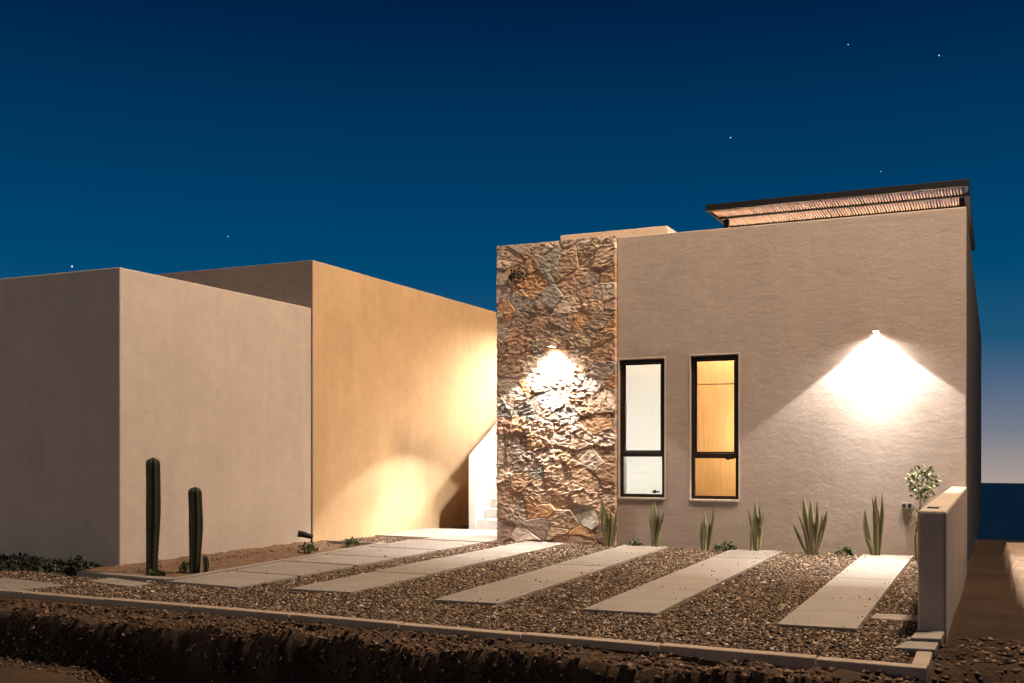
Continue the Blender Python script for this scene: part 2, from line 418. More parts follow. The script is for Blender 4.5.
tint = pal[r1.integers(0,len(pal),k1)][idx]*(.98+.34*r1.random(k1)[idx])[...,None]
tint = tint*(1+.9*fbm(A*14,B*20,5,40))[...,None]*(1-.30*crack)[...,None]*np.array([1.22,1.29,1.42])
iron = sstep(.06,.2,fbm(A*2.2,B*2.6,4,71))[...,None]; tint = tint*(1-iron*.12)+np.array(s2l(180,126,76))*iron*.12
V = np.stack([A+.012*fbm(B*9,A*0,3,6)*(A < SX0+.05)*2,SY-hgt,B+0*A],-1)
nz, nx = A.shape; F = grid_faces(nz,nx)
V = V.reshape(-1,3); T = tint.reshape(-1,3)
# returns: edge ring pushed back to the backing wall
ring = [j for j in range(nx)]+[i*nx+nx-1 for i in range(1,nz)]+[(nz-1)*nx+j for j in range(nx-2,-1,-1)]+[i*nx for i in range(nz-2,0,-1)]
ring = np.array(ring); VB = V[ring].copy(); VB[:,1] = 14.16
o0 = len(V); L = len(ring); kk = np.arange(L)
F2 = np.stack([ring, o0+kk, o0+(kk+1)%L, ring[(kk+1)%L]],-1)
np_mesh('stone_panel', np.r_[V,VB], np.r_[F,F2], M['stone'], np.r_[T,T[ring]], False, house)
print('stone', len(V))

# windows
def window(x0, x1, z0, z1, zm, latch_low):
    b = MB(); y0, y1 = FY+.045, FY+.105; t = .047
    b.box(x0+.004,x0+t,y0,y1,z0+.004,z1-.004); b.box(x1-t,x1-.004,y0,y1,z0+.004,z1-.004)
    b.box(x0+t+.001,x1-t-.001,y0,y1,z1-t,z1-.004); b.box(x0+t+.001,x1-t-.001,y0,y1,z0+.004,z0+t)
    b.box(x0+t+.001,x1-t-.001,y0-.004,y1,zm-.032,zm+.032)
    # inner beading of the fixed upper light
    xa, xb, za, zb, q = x0+t+.001, x1-t-.001, zm+.033, z1-t-.001, .024
    ya, yb = y0+.014, y1-.006
    b.box(xa,xa+q,ya,yb,za,zb); b.box(xb-q,xb,ya,yb,za,zb); b.box(xa+q+.001,xb-q-.001,ya,yb,zb-q,zb); b.box(xa+q+.001,xb-q-.001,ya,yb,za,za+q)
    fr = b.build('window', M['bronze'], house, bevel=.004)
    g = MB(); e = .022; ya, yb = FY-.006, FY+.02  # pale ring added to imitate light caught on the window reveal
    g.box(x0-e,x0-.001,ya,yb,z0-e,z1+e); g.box(x1+.001,x1+e,ya,yb,z0-e,z1+e); g.box(x0-.0008,x1+.0008,ya,yb,z1+.001,z1+e); g.box(x0-.0008,x1+.0008,ya-.012,yb+.02,z0-e-.008,z0-.001)
    g.build('lit_edge', M['lit_edge'], fr, bevel=.004)
    ya, yb = y0+.014, y1-.006
    g = MB(); g.box(xa+.004,xb-.004,y1-.03,y1-.022,zm+.035,z1-t-.003); g.build('pane', M['glass'], fr)
    g = MB(); g.box(xa+.004,xb-.004,y1-.03,y1-.022,z0+t+.002,zm-.034); g.build('pane', M['glass'], fr)
    l = MB(); zl = z0+t+.012 if latch_low else zm-.055; xl = x1-t-.12
    l.box(xl,xl+.035,y0-.012,y0+.03,zl,zl+.045); l.box(xl-.015,xl+.10,y0-.022,y0-.013,zl+.012,zl+.03); l.build('latch', M['dark'], fr, bevel=.002)
    return fr
window(*W1, 1.245, True); window(*W2, 1.225, False)
# white blind close behind the first window, wardrobe behind the second
b = MB(); nb = 44
vs = []; fs = []
for i in range(nb+1):
    x = -4.799+.697*i/nb; y = 14.5+.0004*math.sin(i*.9)
    vs += [(x,y,.03),(x,y,2.75),(x,y+.006,.03),(x,y+.006,2.75)]
for i in range(nb): fs += [(4*i,4*i+4,4*i+5,4*i+1),(4*i+2,4*i+3,4*i+7,4*i+6),(4*i+1,4*i+5,4*i+7,4*i+3)]
b.add(vs,fs); cu = b.build('curtain', M['blind'], None, smooth=True, origin=(-4.45,14.5,.03))
tag(cu, 'plain white curtain hanging behind the tall window beside the stone panel', 'curtain')
wd = thing('wardrobe', (-3.3,14.9,0), 'light wood wardrobe filling the view through the warm lit window', 'wardrobe')
b = MB(); b.box(-4.036,-2.61,14.92,15.5,.0,2.9); b.build('carcass', M['wood'], wd)
for xa, xb in ((-4.03,-3.22),(-3.212,-2.62)):
    d = MB(); d.box(xa,xb,14.898,14.918,.08,2.235); dd = d.build('door', M['wood'], wd, bevel=.003)
    d = MB(); d.box(xa,xb,14.898,14.918,2.247,2.88); d.build('cupboard_door', M['wood'], wd, bevel=.003)
    hx = xa+.15 if xa < -3.5 else xb-.15
    k = MB(); k.tube([(hx,14.897,1.91),(hx,14.865,1.91)],[.010,.014],10); k.build('handle', M['dark'], dd)

# ------------------------------------------------------------------ lamps
def spot(name, loc, power, half, col, blend=.06, rad=.02, parent=None, rot=(0,0,0)):
    l = bpy.data.lights.new(name,'SPOT'); l.energy = power; l.spot_size = R(2*half); l.spot_blend = blend; l.color = col; l.shadow_soft_size = rad
    o = bpy.data.objects.new(name, l); COL.objects.link(o); o.rotation_euler = rot
    o.location = np.array(loc)-(world_loc(parent) if parent else 0)
    if parent: o.parent = parent
    return o
def point(name, loc, power, col, rad=.05):
    l = bpy.data.lights.new(name,'POINT'); l.energy = power; l.color = col; l.shadow_soft_size = rad
    o = bpy.data.objects.new(name, l); COL.objects.link(o); o.location = loc; return o
WARM = (1,.96,.90)
def wall_lamp(x, y, z, wall_dir, label, power, cone=53, far=.21, wash=1.0, spill=.16, blend=.05, rad=.02):
    """box downlight on the wall at (x, y); wall_dir = unit vector out of the wall; its wide lens throws a sharp
    edged cone and a softer inner beam leaning to the wall"""
    dx, dy = wall_dir; px, py = -dy, dx; t = thing('wall_lamp', (x,y,z), label, 'wall lamp', 'downlights on the house walls')
    P = lambda u, v: (x+px*u+dx*v, y+py*u+dy*v)
    w_ = .034; d0, d1 = .004, far+.03
    b = MB(); ring = [P(-w_,d0),P(w_,d0),P(w_,d1),P(-w_,d1)]; r2 = [P(-w_+.004,d0+.004),P(w_-.004,d0+.004),P(w_-.004,d1-.004),P(-w_+.004,d1-.004)]
    if (ring[1][0]-ring[0][0])*(ring[2][1]-ring[1][1])-(ring[1][1]-ring[0][1])*(ring[2][0]-ring[1][0]) < 0: ring.reverse(); r2.reverse()
    for k in range(4):
        k2 = (k+1)%4
        b.prism([ring[k],ring[k2],r2[k2],r2[k]], z, z+.05)
    b.prism(ring, z+.0505, z+.062); b.build('housing', M['lamp_body'], t)
    b = MB(); b.prism(r2, z+.012, z+.016); b.build('lens', M['lens'], t)
    lx, ly = P(0,.045); spot('lamp_light', (lx,ly,z-.003), power*.30, cone, WARM, blend, .012, t)
    lx, ly = P(0,far); spot('lamp_light', (lx,ly,z-.003), power*.75, cone, WARM, blend+.03, rad, t)
    if wash:
        tilt = R(1); spot('lamp_wash', (lx,ly,z-.004), power*1.9*wash, 30, WARM, 1.0, .02, t, (-tilt*(-dy) if dy else 0, tilt*(-dx) if dx else 0, 0))
    if spill: spot('lamp_garden', (lx,ly,z-.005), power*2.5, 26, WARM, 1.0, .03, t, (R(27)*dy, -R(27)*dx, 0))
    if spill: spot('lamp_spill', (lx,ly,z-.004), power*spill, 80, WARM, 1.0, .03, t)
SC = 420
wall_lamp(-1.355, FY, 2.775, (0,-1), 'downlight throwing a cone of light on the plaster facade beside the windows', SC*.80, 53, .21, .35, .22)
wall_lamp(-5.69, SY-.035, 2.76, (0,-1), 'downlight washing the rubble stone panel', SC*.50, 53, .19, 1.0, .22)
wall_lamp(-6.57, 15.05, 2.85, (-1,0), 'downlight on the side of the house facing the ochre wall, nearest the street', SC*1.05, 54, .13, 0, .3, .10, .04)
wall_lamp(-6.57, 18.6, 4.08, (-1,0), 'wide beamed wall lamp on the side of the house high above the stair', 3000, 82, .10, 0, 0, .8, .12)
# street lamp out to the right, in the rooms, on the roof terrace
point('street_light', (1.5,11.15,14), 10900, (1,.77,.545), .8)
point('far_fill_light', (-26,-8,6), 3000, (1,.82,.58), .5)  # unseen lamp added as warm fill for the beige block's front
point('bedroom_light', (-3.4,14.42,2.9), 31, (1,.88,.72), .08)
point('wardrobe_fill', (-2.75,14.45,1.5), 66, (1,.88,.72), .15)  # unseen lamp added to light the wardrobe doors evenly
point('bathroom_light', (-4.42,15.6,1.7), 3400, (1,.96,.91), .25)
for x in (-2.95,-1.05): point('terrace_light', (x,16.3,3.42), 185, (1,.78,.60), .06)

# ------------------------------------------------------------------ stair
st = thing('staircase', (-7.3,15.78,0), 'white plastered stair with a sloping parapet beside the stone panel', 'staircase')
pp = [(15.78,-.1),(15.78,1.22),(21.0,1.22+.55*5.22),(21.0,-.1)]
b = MB(); b.add([(-7.99,y,z) for y,z in pp]+[(-7.85,y,z) for y,z in pp],[(0,1,2,3),(7,6,5,4),(0,4,5,1),(1,5,6,2),(2,6,7,3),(3,7,4,0)])
b.build('parapet', M['white'], st, bevel=.012)
b = MB()
for k in range(14):
    b.box(-7.848,-6.575,15.80+.3*k,15.80+.3*(k+1)-.001,-.1,.16*(k+1)); 
b.build('steps', M['white'], st, bevel=.006)

# ------------------------------------------------------------------ pergola
pg = thing('pergola', (-2,16,3.25), 'black steel roof pergola with a reed slat canopy above the facade', 'pergola')
PX0, PX1 = -3.66, -.30
b = MB()
b.box(PX0,PX1,14.52,14.58,4.63,4.715); b.build('front_beam', M['steel'], pg, bevel=.004)
for x in (PX0+.001, PX1-.061):
    b = MB(); b.box(x,x+.06,14.582,19.2,4.632,4.713); b.build('side_beam', M['steel'], pg, bevel=.004)
for y in (15.06,15.7,16.5,17.4,18.4):
    b = MB(); b.box(PX0+.063,PX1-.063,y-.02,y+.02,4.615,4.665); b.build('cross_beam', M['steel'], pg)
for x, y in ((PX0+.12,15.085),(PX1-.13,15.085),(PX0+.12,19.0),(PX1-.13,19.0)):
    b = MB(); b.box(x,x+.07,y,y+.07,3.26,4.612); b.build('post', M['steel'], pg)
ys = [14.60,15.035,15.675,16.475,17.375,18.375,19.15]
for a_, c_ in zip(ys[:-1], ys[1:]):
    b = MB(); x = PX0+.075; a2 = a_ if a_ < 14.7 else a_+.05
    while x < PX1-.075:
        j = random.uniform(-.002,.002); rr = random.uniform(.0110,.0135)
        b.tube([(x+j,a2+random.uniform(0,.02),4.645+random.uniform(-.004,.004)),(x+j+random.uniform(-.0025,.0025),c_-random.uniform(0,.02),4.645)],rr,6)
        x += .037
    b.build('reed_panel', M['reed'], pg, smooth=True)

# ------------------------------------------------------------------ neighbouring blocks
bb = thing('beige_building', (-11,10.7,0), 'low windowless beige rendered building behind the cacti', 'building')
b = MB(); b.box(-16,-8.81,8.87,12.484,-.12,3.32); b.build('wall', M['beige'], bb, bevel=.014)
ob = thing('ochre_building', (-11,16,0), 'taller ochre rendered building lit by the stair lamp', 'building')
b = MB(); b.box(-16,-8.79,12.494,27,-.12,4.0); b.build('side_wall', M['orange'], ob, bevel=.010)
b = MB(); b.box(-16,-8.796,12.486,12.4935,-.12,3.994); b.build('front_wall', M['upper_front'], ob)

# boundary wall at the right of the drive
b = MB(); b.box(-.50,-.31,8.04,14.066,-.4,.85); bw = b.build('boundary_wall', M['bound'], None, bevel=.02, origin=(-.4,11,-.4))
tag(bw, 'low plastered boundary wall running from the house corner to the street', 'wall')
b = MB(); b.box(-.455,-.375,8.35,8.50,.851,.858); o = b.build('cover_plate', M['dark'], None, bevel=.002, origin=(-.42,8.4,.85))
tag(o, 'small dark plate lying on the end of the boundary wall', 'plate')

# ------------------------------------------------------------------ hard landscaping
kb = MB(); x = -12.0
while x < -.40:
    x2 = min(x+1.0,-.36); yk = lambda q: 6.90+(6.64-6.90)*(q+8.3)/7.94
    ya, yb2 = yk(x)+random.uniform(-.008,.008), yk(x2)+random.uniform(-.008,.008); dz = random.uniform(-.006,.004)
    kb.prism([(x+.004,ya),(x2-.004,yb2),(x2-.004,yb2+.105),(x+.004,ya+.105)],-.34,dz); x += 1.0
kb.prism([(-.455,6.76),(-.36,6.76),(-.36,7.22),(-.455,7.22)],-.34,-.004)
tag(kb.build('kerb', M['kerb'], None, bevel=.008), 'concrete kerb between gravel drive and street', None, None, 'structure')

slabs = []   # footprints to keep gravel out
def slab(poly, label, group, z1=0.0, th=.055):
    cx = sum(p[0] for p in poly)/len(poly); cy = sum(p[1] for p in poly)/len(poly)
    o = MB().prism(poly, z1-th, z1).build('concrete_slab', M['slab'], None, bevel=.006, origin=(cx,cy,z1-th))
    tag(o, label, 'concrete slab', group, 'thing'); slabs.append(poly); return o
strips = [((-6.00,-5.33,8.13),(-6.14,-5.47,13.93),'strip leading to the stone panel'),
          ((-4.40,-3.80,8.02),(-4.66,-4.02,13.93),'strip leading to the white curtained window'),
          ((-3.03,-2.42,8.03),(-3.16,-2.50,13.92),'strip leading to the warm wardrobe window'),
          ((-1.46,-.90,7.90),(-1.50,-.92,13.93),'strip beside the boundary wall')]
seg = [0,.265,.535,.80,1.0]; nm = ['street-end slab','second slab from the street','third slab from the street','house-end slab']
for (a0,a1,ya),(c0,c1,yc),sl in strips:
    for k in range(4):
        t0, t1 = seg[k], seg[k+1]; g = .004
        l0 = a0+(c0-a0)*t0; r0 = a1+(c1-a1)*t0; l1 = a0+(c0-a0)*t1; r1_ = a1+(c1-a1)*t1
        y0 = ya+(yc-ya)*t0+g; y1 = ya+(yc-ya)*t1-g
        slab([(l0,y0),(r0,y0+.02),(r1_,y1+.02*(k<3)),(l1,y1)], f'{nm[k]} of the concrete {sl}', 'drive strips of concrete slabs', random.uniform(-.003,.003))
path = [(8.10,9.08),(9.13,10.18),(10.24,11.08),(11.13,12.22),(12.28,13.58)]
names = ['first path slab, at the street end beside the cacti','second path slab from the street','third path slab, level with the garden spotlight','fourth path slab from the street','fifth path slab, just before the landing']
for (y0,y1),lab in zip(path,names):
    e0 = -7.40-.075*(y0-8.1); e1 = -7.40-.075*(y1-8.1)
    slab([(e0,y0),(-6.50-.02*(y0-8),y0-.08),(-6.50-.02*(y1-8),y1-.08),(e1,y1)], lab+' to the stair', 'path slabs to the stair', random.uniform(-.003,.003))
slab([(-8.74,14.05),(-7.70,14.0),(-7.70,15.77),(-8.76,15.77)],'wide landing slab against the ochre wall','landing slabs',-.002)
slab([(-7.69,13.66),(-6.62,13.60),(-6.64,14.9),(-7.69,14.9)],'landing slab before the stair, next to the stone panel','landing slabs',.001)
slab([(-7.69,14.91),(-6.64,14.91),(-6.64,15.795),(-7.69,15.795)],'landing slab at the foot of the stair','landing slabs',-.001)
slab([(-9.3,7.25),(-8.3,7.05),(-8.15,7.50),(-9.2,7.72)],'isolated slab in the gravel by the kerb, far left','gravel slabs',-.012)
slab([(-8.25,7.86),(-7.55,7.70),(-7.48,7.95),(-8.2,8.16)],'isolated slab in the gravel in front of the cactus bed','gravel slabs',-.012)
slab([(-.88,8.60),(-.52,8.58),(-.52,8.88),(-.86,8.86)],'small slab half sunk in gravel at the boundary wall','gravel slabs',-.014)
slab([(-.52,7.62),(-.33,7.66),(-.32,7.98),(-.50,7.95)],'small stone with a bolt hole at the foot of the boundary wall','gravel slabs',.012)
slab([(-.60,7.26),(-.35,7.30),(-.34,7.58),(-.54,7.55)],'small stone between the kerb corner and the boundary wall','gravel slabs',.0)

# planting bed along the beige wall
bed_poly = [(-8.79,8.34),(-7.55,8.26),(-7.88,12.75),(-8.79,12.75)]
nbx, nby = 60, 180
bu, bv = np.meshgrid(np.linspace(0,1,nbx),np.linspace(0,1,nby))
by = 8.32+4.42*bv; bx0 = -8.805+0*by; bx1 = -7.50-.075*(by-8.2); bx = bx0+(bx1-bx0)*bu
bz = -.035+.035*fbm(bx*5,by*5,4,60)+.05*sstep(.75,1,1-bu)+.06*np.abs(fbm(bx*13,by*13,3,61))
tag(np_mesh('planting_bed', np.stack([bx,by,bz],-1).reshape(-1,3), grid_faces(nby,nbx), M['soil'], smooth=True), 'bare soil of the planting bed', None, None, 'structure')
eb = MB()
eb.prism([(-8.82,8.27),(-7.50,8.13),(-7.42,8.20),(-7.43,8.26),(-8.82,8.36)],-.15,.012)
eb.prism([(-7.50,8.262),(-7.425,8.262),(-7.765,12.80),(-7.84,12.80)],-.15,.012)
eb.prism([(-8.79,12.72),(-7.85,12.72),(-7.85,12.79),(-8.79,12.79)],-.15,.010)
o = eb.build('bed_edging', M['slab'], None, bevel=.006, origin=(-8,10,-.15)); tag(o, 'pale concrete edging round the cactus bed', 'edging')

# gravel: crushed stones one by one, read as one mass
def inpoly(x, y, poly, grow=0):
    r = np.ones(x.shape, bool); n = len(poly)
    for i in range(n):
        (xa,ya),(xb,yb) = poly[i], poly[(i+1)%n]; l = math.hypot(xb-xa,yb-ya)
        r &= ((xb-xa)*(y-ya)-(yb-ya)*(x-xa))/l > -grow
    return r
NS = 165000
px = rng.uniform(-12,-.5,int(NS*1.7)); py = rng.uniform(6.70,14.06,len(px))
kerb_in = 6.90+(6.64-6.90)*(px+8.3)/7.94+.115
ok = py > kerb_in
ok &= (px > -8.76) | (py < 8.22+.3*fbm(px*2,py*0,3,1))
ok &= ~((px > -8.9) & (px < -7.44-.075*(py-8.2)) & (py > 8.16) & (py < 12.8))
ok &= ~((px > -6.72) & (px < -4.7) & (py > 13.95))
onslab = np.zeros(px.shape, bool)
for s_ in slabs: onslab |= inpoly(px,py,s_,-.012)
edge = np.zeros(px.shape, bool)
for s_ in slabs: edge |= inpoly(px,py,s_,-.012) & ~inpoly(px,py,s_,-.07)
ok &= ~onslab | (rng.random(len(px)) < np.where(edge,.014,.0008))
px, py, onslab = px[ok][:NS], py[ok][:NS], onslab[ok][:NS]; NS = len(px)
ico = np.array([(1,0,0),(-1,0,0),(0,1,0),(0,-1,0),(0,0,1),(0,0,-1.)])
icf = np.array([(4,0,2),(4,2,1),(4,1,3),(4,3,0),(5,2,0),(5,1,2),(5,3,1),(5,0,3)])
sz = rng.gamma(6,.0014,NS)+.0035; sc = np.stack([sz*rng.uniform(.8,1.6,NS),sz*rng.uniform(.7,1.1,NS),sz*rng.uniform(.45,.85,NS)],-1)
pz = -.036+rng.uniform(-.006,.014,NS)+.018*fbm(px*2.5,py*2.5,3,5)
pz = np.where(onslab, .004, pz); sc[onslab] *= .6
vv = (ico[None]*(1+rng.uniform(-.3,.3,(NS,6,1)))+rng.uniform(-.25,.25,(NS,6,3)))*sc[:,None,:]
az = rng.uniform(0,2*np.pi,NS); tl = rng.normal(0,.45,NS)
ct, s_t = np.cos(tl)[:,None], np.sin(tl)[:,None]
yy = vv[...,1]*ct-vv[...,2]*s_t; zz = vv[...,1]*s_t+vv[...,2]*ct; xx = vv[...,0]
ca, sa = np.cos(az)[:,None], np.sin(az)[:,None]
vv = np.stack([xx*ca-yy*sa+px[:,None], xx*sa+yy*ca+py[:,None], zz+pz[:,None]],-1)
gp = np.array([s2l(150,124,100),s2l(128,106,88),s2l(176,152,128),s2l(112,96,84),s2l(140,108,82),s2l(204,186,166),s2l(98,80,66),s2l(160,134,106)])
gc = gp[rng.choice(len(gp),NS,p=[.2,.18,.13,.15,.13,.05,.1,.06])]*(.34+1.2*rng.random(NS)**2.0)[:,None]
FF = (icf[None]+(np.arange(NS)*6)[:,None,None]).reshape(-1,3)
o = np_mesh('gravel', vv.reshape(-1,3), FF, M['gravel'], np.repeat(gc,6,0)); tag(o, 'brown crushed gravel covering the drive', None, None, 'stuff')

# ------------------------------------------------------------------ plants
def leaf_strap(base, tip, width, bend=.0, face=0., fold=.25, n=12):
    base = np.array(base); tip = np.array(tip); d = tip-base; L = np.linalg.norm(d)
    side0 = np.array((math.cos(face),math.sin(face),0)); V = []; C = []
    for i in range(n+1):
        t = i/n; p = base+d*t+np.array((d[0],d[1],0))*(-bend*4*t*(1-t))
        p = p+np.array((-math.sin(face),math.cos(face),0))*.012*math.sin(t*3+face)
        wv = width*(.55+.6*math.sin(min(1,t*1.25)*math.pi*.62))*(1-max(0,(t-.62)/.38)**1.7)+.0012
        tw = face+.9*(t-.3)*(1 if face > 0 else -1); sd = np.array((math.cos(tw),math.sin(tw),0)); nr = np.array((-math.sin(tw),math.cos(tw),0))
        for u in (-1,-.72,0,.72,1):
            V.append(p+sd*wv*u*.5+nr*wv*fold*(abs(u)**1.5)); C.append([1 if abs(u) > .9 else .3 if abs(u) > .5 else 0]*3)
    m = 5; F = [(i*m+j,i*m+j+1,(i+1)*m+j+1,(i+1)*m+j) for i in range(n) for j in range(m-1)]
    return np.array(V), np.array(F), np.array(C)
# each plant: root position and its leaves as (base offset, tip offset, tip height, width)
PX = .0138   # metres per pixel in the plane of the facade
plants = [
 ((-4.84,13.78),'snake plant between stone panel and first window',[(-2,-5,44,5.5),(-1,-3,36,5),(1,1,30,4.5),(2.5,4,33,4.5),(4,8,33,4),(4.5,11,24,3),(2,3,27,4),(0,-1,33,4)]),
 ((-4.17,13.82),'snake plant in front of the white curtained window',[(-2,-4,40,4.5),(0,0,42,5.5),(1,2,34,5),(2,10,35,3.5),(3,9,26,3),(-3,-6,29,4),(0,-1,30,4)]),
 ((-3.46,13.72),'slim snake plant in front of the warm wardrobe window',[(-2,-3,26,4),(0,-1,34,4),(1,3,25,4),(2.5,8.5,43,4),(-4,-4,15,3),(0,1,22,3.5)]),
 ((-2.82,13.80),'snake plant just right of the warm wardrobe window',[(-2,-10,37,3.2),(0,-3,30,3),(1,1,44,4.5),(2,4,40,4),(2.5,7,36,4.5),(-5,-5.5,20,2.6)]),
 ((-2.09,13.72),'widest snake plant, with a leaf leaning far left',[(-6,-19,25,3.5),(-5,-14,34,3.5),(-1,-8,49,4.5),(0,-1,46,4.5),(1,4,45,4.5),(3,13,37,4.5),(2,8,34,3.5),(-4,-5,18,3)]),
 ((-1.34,13.82),'snake plant between strip end and boundary wall with four tall leaves',[(-3,-9,39,5.5),(0,-4,50,5.5),(1.5,0,50,5),(3,5,52,4),(-4,-8,15,3.5),(-1,-1.5,17,2.5)])]
for (x,y),lab,lv in plants:
    t = thing('snake_plant', (x,y,-.03), lab, 'snake plant', 'snake plants along the facade')
    for i,(b0,t0,hh,wd_) in enumerate(lv):
        oy = random.uniform(-.05,.05)
        V,F,C = leaf_strap((x+b0*PX*.8,y+oy,-.03),(x+t0*PX,y+oy+random.uniform(-.08,.06),hh*PX*1.08),wd_*PX*1.12,random.uniform(-.10,.22),random.uniform(-.7,.7))
        np_mesh('leaf', V, F, M['snake'], C, True, t)

def cactus(x, y, h, r, lab, lean, pup=None, ribs=7):
    t = thing('column_cactus', (x,y,0), lab, 'cactus', 'column cacti by the beige wall')
    def body(x, y, h, r, lean, z0=-.06):
        V = []; F = []; n = ribs*6; nr = 48; S = MB()
        for i in range(nr+1):
            q = i/nr; z = z0+(h-z0)*q; top = math.sqrt(max(0,1-max(0,(z-(h-r*.9))/(r*.9))**2))
            rr = r*(.80+.24*min(1,q*1.8)-.02*math.sin(q*9))*max(top,.03)
            cx = x+lean*q*q*h+.008*math.sin(q*5+x); cy = y+.006*math.sin(q*4)
            for k in range(n):
                a = 2*math.pi*k/n; ph = (k%6)/6; w_ = 1-.30*(1-abs(2*ph-1))**.8
                V.append((cx+rr*w_*math.cos(a+.3),cy+rr*w_*math.sin(a+.3),z))
                if k%6 == 0 and i%2 == 0 and 0 < i < nr-1:
                    for j in range(4):
                        e = np.array((math.cos(a+.3),math.sin(a+.3),0))+np.array([random.uniform(-.6,.6) for _ in range(3)]); e /= np.linalg.norm(e)
                        b0 = np.array((cx+rr*math.cos(a+.3),cy+rr*math.sin(a+.3),z)); S.tube([b0-e*.002,b0+e*random.uniform(.008,.016)],[.0011,.0004],3)
        F = [(i*n+k,i*n+(k+1)%n,(i+1)*n+(k+1)%n,(i+1)*n+k) for i in range(nr) for k in range(n)]+[tuple(range(nr*n,nr*n+n))]
        m = MB(); m.add(V,F); return m, S
    m, S = body(x,y,h,r,lean); m.build('stem', M['cactus'], t, smooth=True); tag(S.build('spines', M['spine'], t), kind='stuff')
    if pup: m, S = body(*pup); pu = m.build('offshoot', M['cactus'], t, smooth=True); tag(S.build('spines', M['spine'], pu), kind='stuff')
cactus(-7.99,8.50,1.215,.073,'taller column cactus at the corner of the beige wall',.012)
cactus(-7.79,8.92,.90,.072,'shorter column cactus with a small offshoot at its foot',.004,(-7.66,8.93,.17,.03,0))

def leafy(center, rad, nleaf, ls, mat, name, parent, squash=.7, seed=0):
    r = np.random.default_rng(seed); V = []; F = []
    for i in range(nleaf):
        d = r.normal(size=3); d /= np.linalg.norm(d); d[2] = abs(d[2]) if squash < .6 else d[2]
        p = np.array(center)+d*np.array(rad)*r.uniform(.45,1.05)
        u = r.normal(size=3); u += d*1.2; u /= np.linalg.norm(u); w_ = np.cross(u,r.normal(size=3)); w_ /= np.linalg.norm(w_)
        nn = np.cross(u,w_); l = ls*r.uniform(.7,1.3); q = l*.32; o = len(V)
        V += [p, p+u*l*.5+w_*q-nn*q*.3, p+u*l, p+u*l*.5-w_*q-nn*q*.3, p+u*l*.5]
        F += [(o,o+1,o+4),(o+1,o+2,o+4),(o+2,o+3,o+4),(o+3,o,o+4)]
    return np_mesh(name, np.array(V), np.array(F), mat, None, True, parent)
def small_plant(x, y, r, h, lab, seed, mat='succ', z=-.02):
    if mat == 'succ': r *= .8; h *= .7
    t = thing('small_plant', (x,y,z), lab, 'small plant', 'low green plants in the beds')
    leafy((x,y,z+h*.25),(r,r*.8,h),int(150*r/.12),.045,M[mat],'leaves',t,.5,seed)
    b = MB()
    for k in range(6): a = k*1.05; b.tube([(x,y,z-.02),(x+r*.6*math.cos(a),y+r*.5*math.sin(a),z+h*.5)],[.004,.002],5)
    b.build('stem', M['bark'], t)
small_plant(-4.47,13.88,.10,.10,'low green plant between the first two snake plants',1)
small_plant(-3.22,13.82,.16,.12,'sprawling low plant left of the third strip end',2)
small_plant(-1.72,13.86,.13,.09,'pale green succulent left of the boundary strip end',3)
small_plant(-8.06,11.35,.14,.12,'low green plant under the garden spotlight',4)
small_plant(-8.05,12.35,.16,.11,'low green plant behind the garden spotlight',5)
small_plant(-7.90,8.46,.10,.06,'low green plant at the foot of the taller cactus',6)
small_plant(-7.98,9.0,.09,.10,'low green plant behind the shorter cactus',7)
small_plant(-8.98,8.45,.12,.12,'dark tuft at the street corner of the beige wall',8,'cover')
w_ = small_plant(-6.30,13.95,.09,.16,'green weed growing from the top of the stone panel',9,'cover',3.72)

sh = thing('shrub', (-.80,13.55,-.03), 'slender leafy shrub rising behind the boundary wall', 'shrub')
b = MB()
b.tube([(-.86,13.55,-.05),(-.87,13.56,.25),(-.82,13.55,.55),(-.79,13.55,.95)],[.012,.010,.008,.004],7)
for k in range(12):
    z0 = .35+.05*k; a = k*2.4; b.tube([(-.84+.03*(k/12),13.55,z0),(-.81+.15*math.cos(a),13.55+.13*math.sin(a),z0+.15)],[.005,.002],5)
b.build('stem', M['bark'], sh)
leafy((-.79,13.55,.90),(.16,.15,.20),150,.055,M['leaf'],'crown',sh,.8,21)
leafy((-.79,13.53,.92),(.17,.16,.20),120,.05,M['leaf_pale'],'crown',sh,.8,22)
leafy((-.87,13.53,.45),(.06,.06,.18),34,.05,M['leaf_pale'],'side_leaves',sh,.8,23)

# dark ground cover along the front of the beige building
V = []; F = []
for i in range(5200):
    x = rng.uniform(-13,-9.0); tpr = min(1,(-8.9-x)/.5); y = rng.uniform(8.28,8.84); top = .10*tpr*(.6+.9*vnoise(x*4,y*4,3))*sstep(8.2,8.45,y)
    z = -.05+rng.uniform(0,1)*top; l = rng.uniform(.025,.06); u = rng.normal(size=3); u[2] = abs(u[2]); u /= np.linalg.norm(u)
    ww = np.cross(u,rng.normal(size=3)); ww /= np.linalg.norm(ww); p = np.array((x,y,z)); o = len(V)
    V += [p,p+u*l*.5+ww*l*.3,p+u*l,p+u*l*.5-ww*l*.3]; F += [(o,o+1,o+2,o+3)]
tag(np_mesh('ground_cover', np.array(V), np.array(F), M['cover']), 'dark low ground cover along the foot of the beige building', None, None, 'stuff')
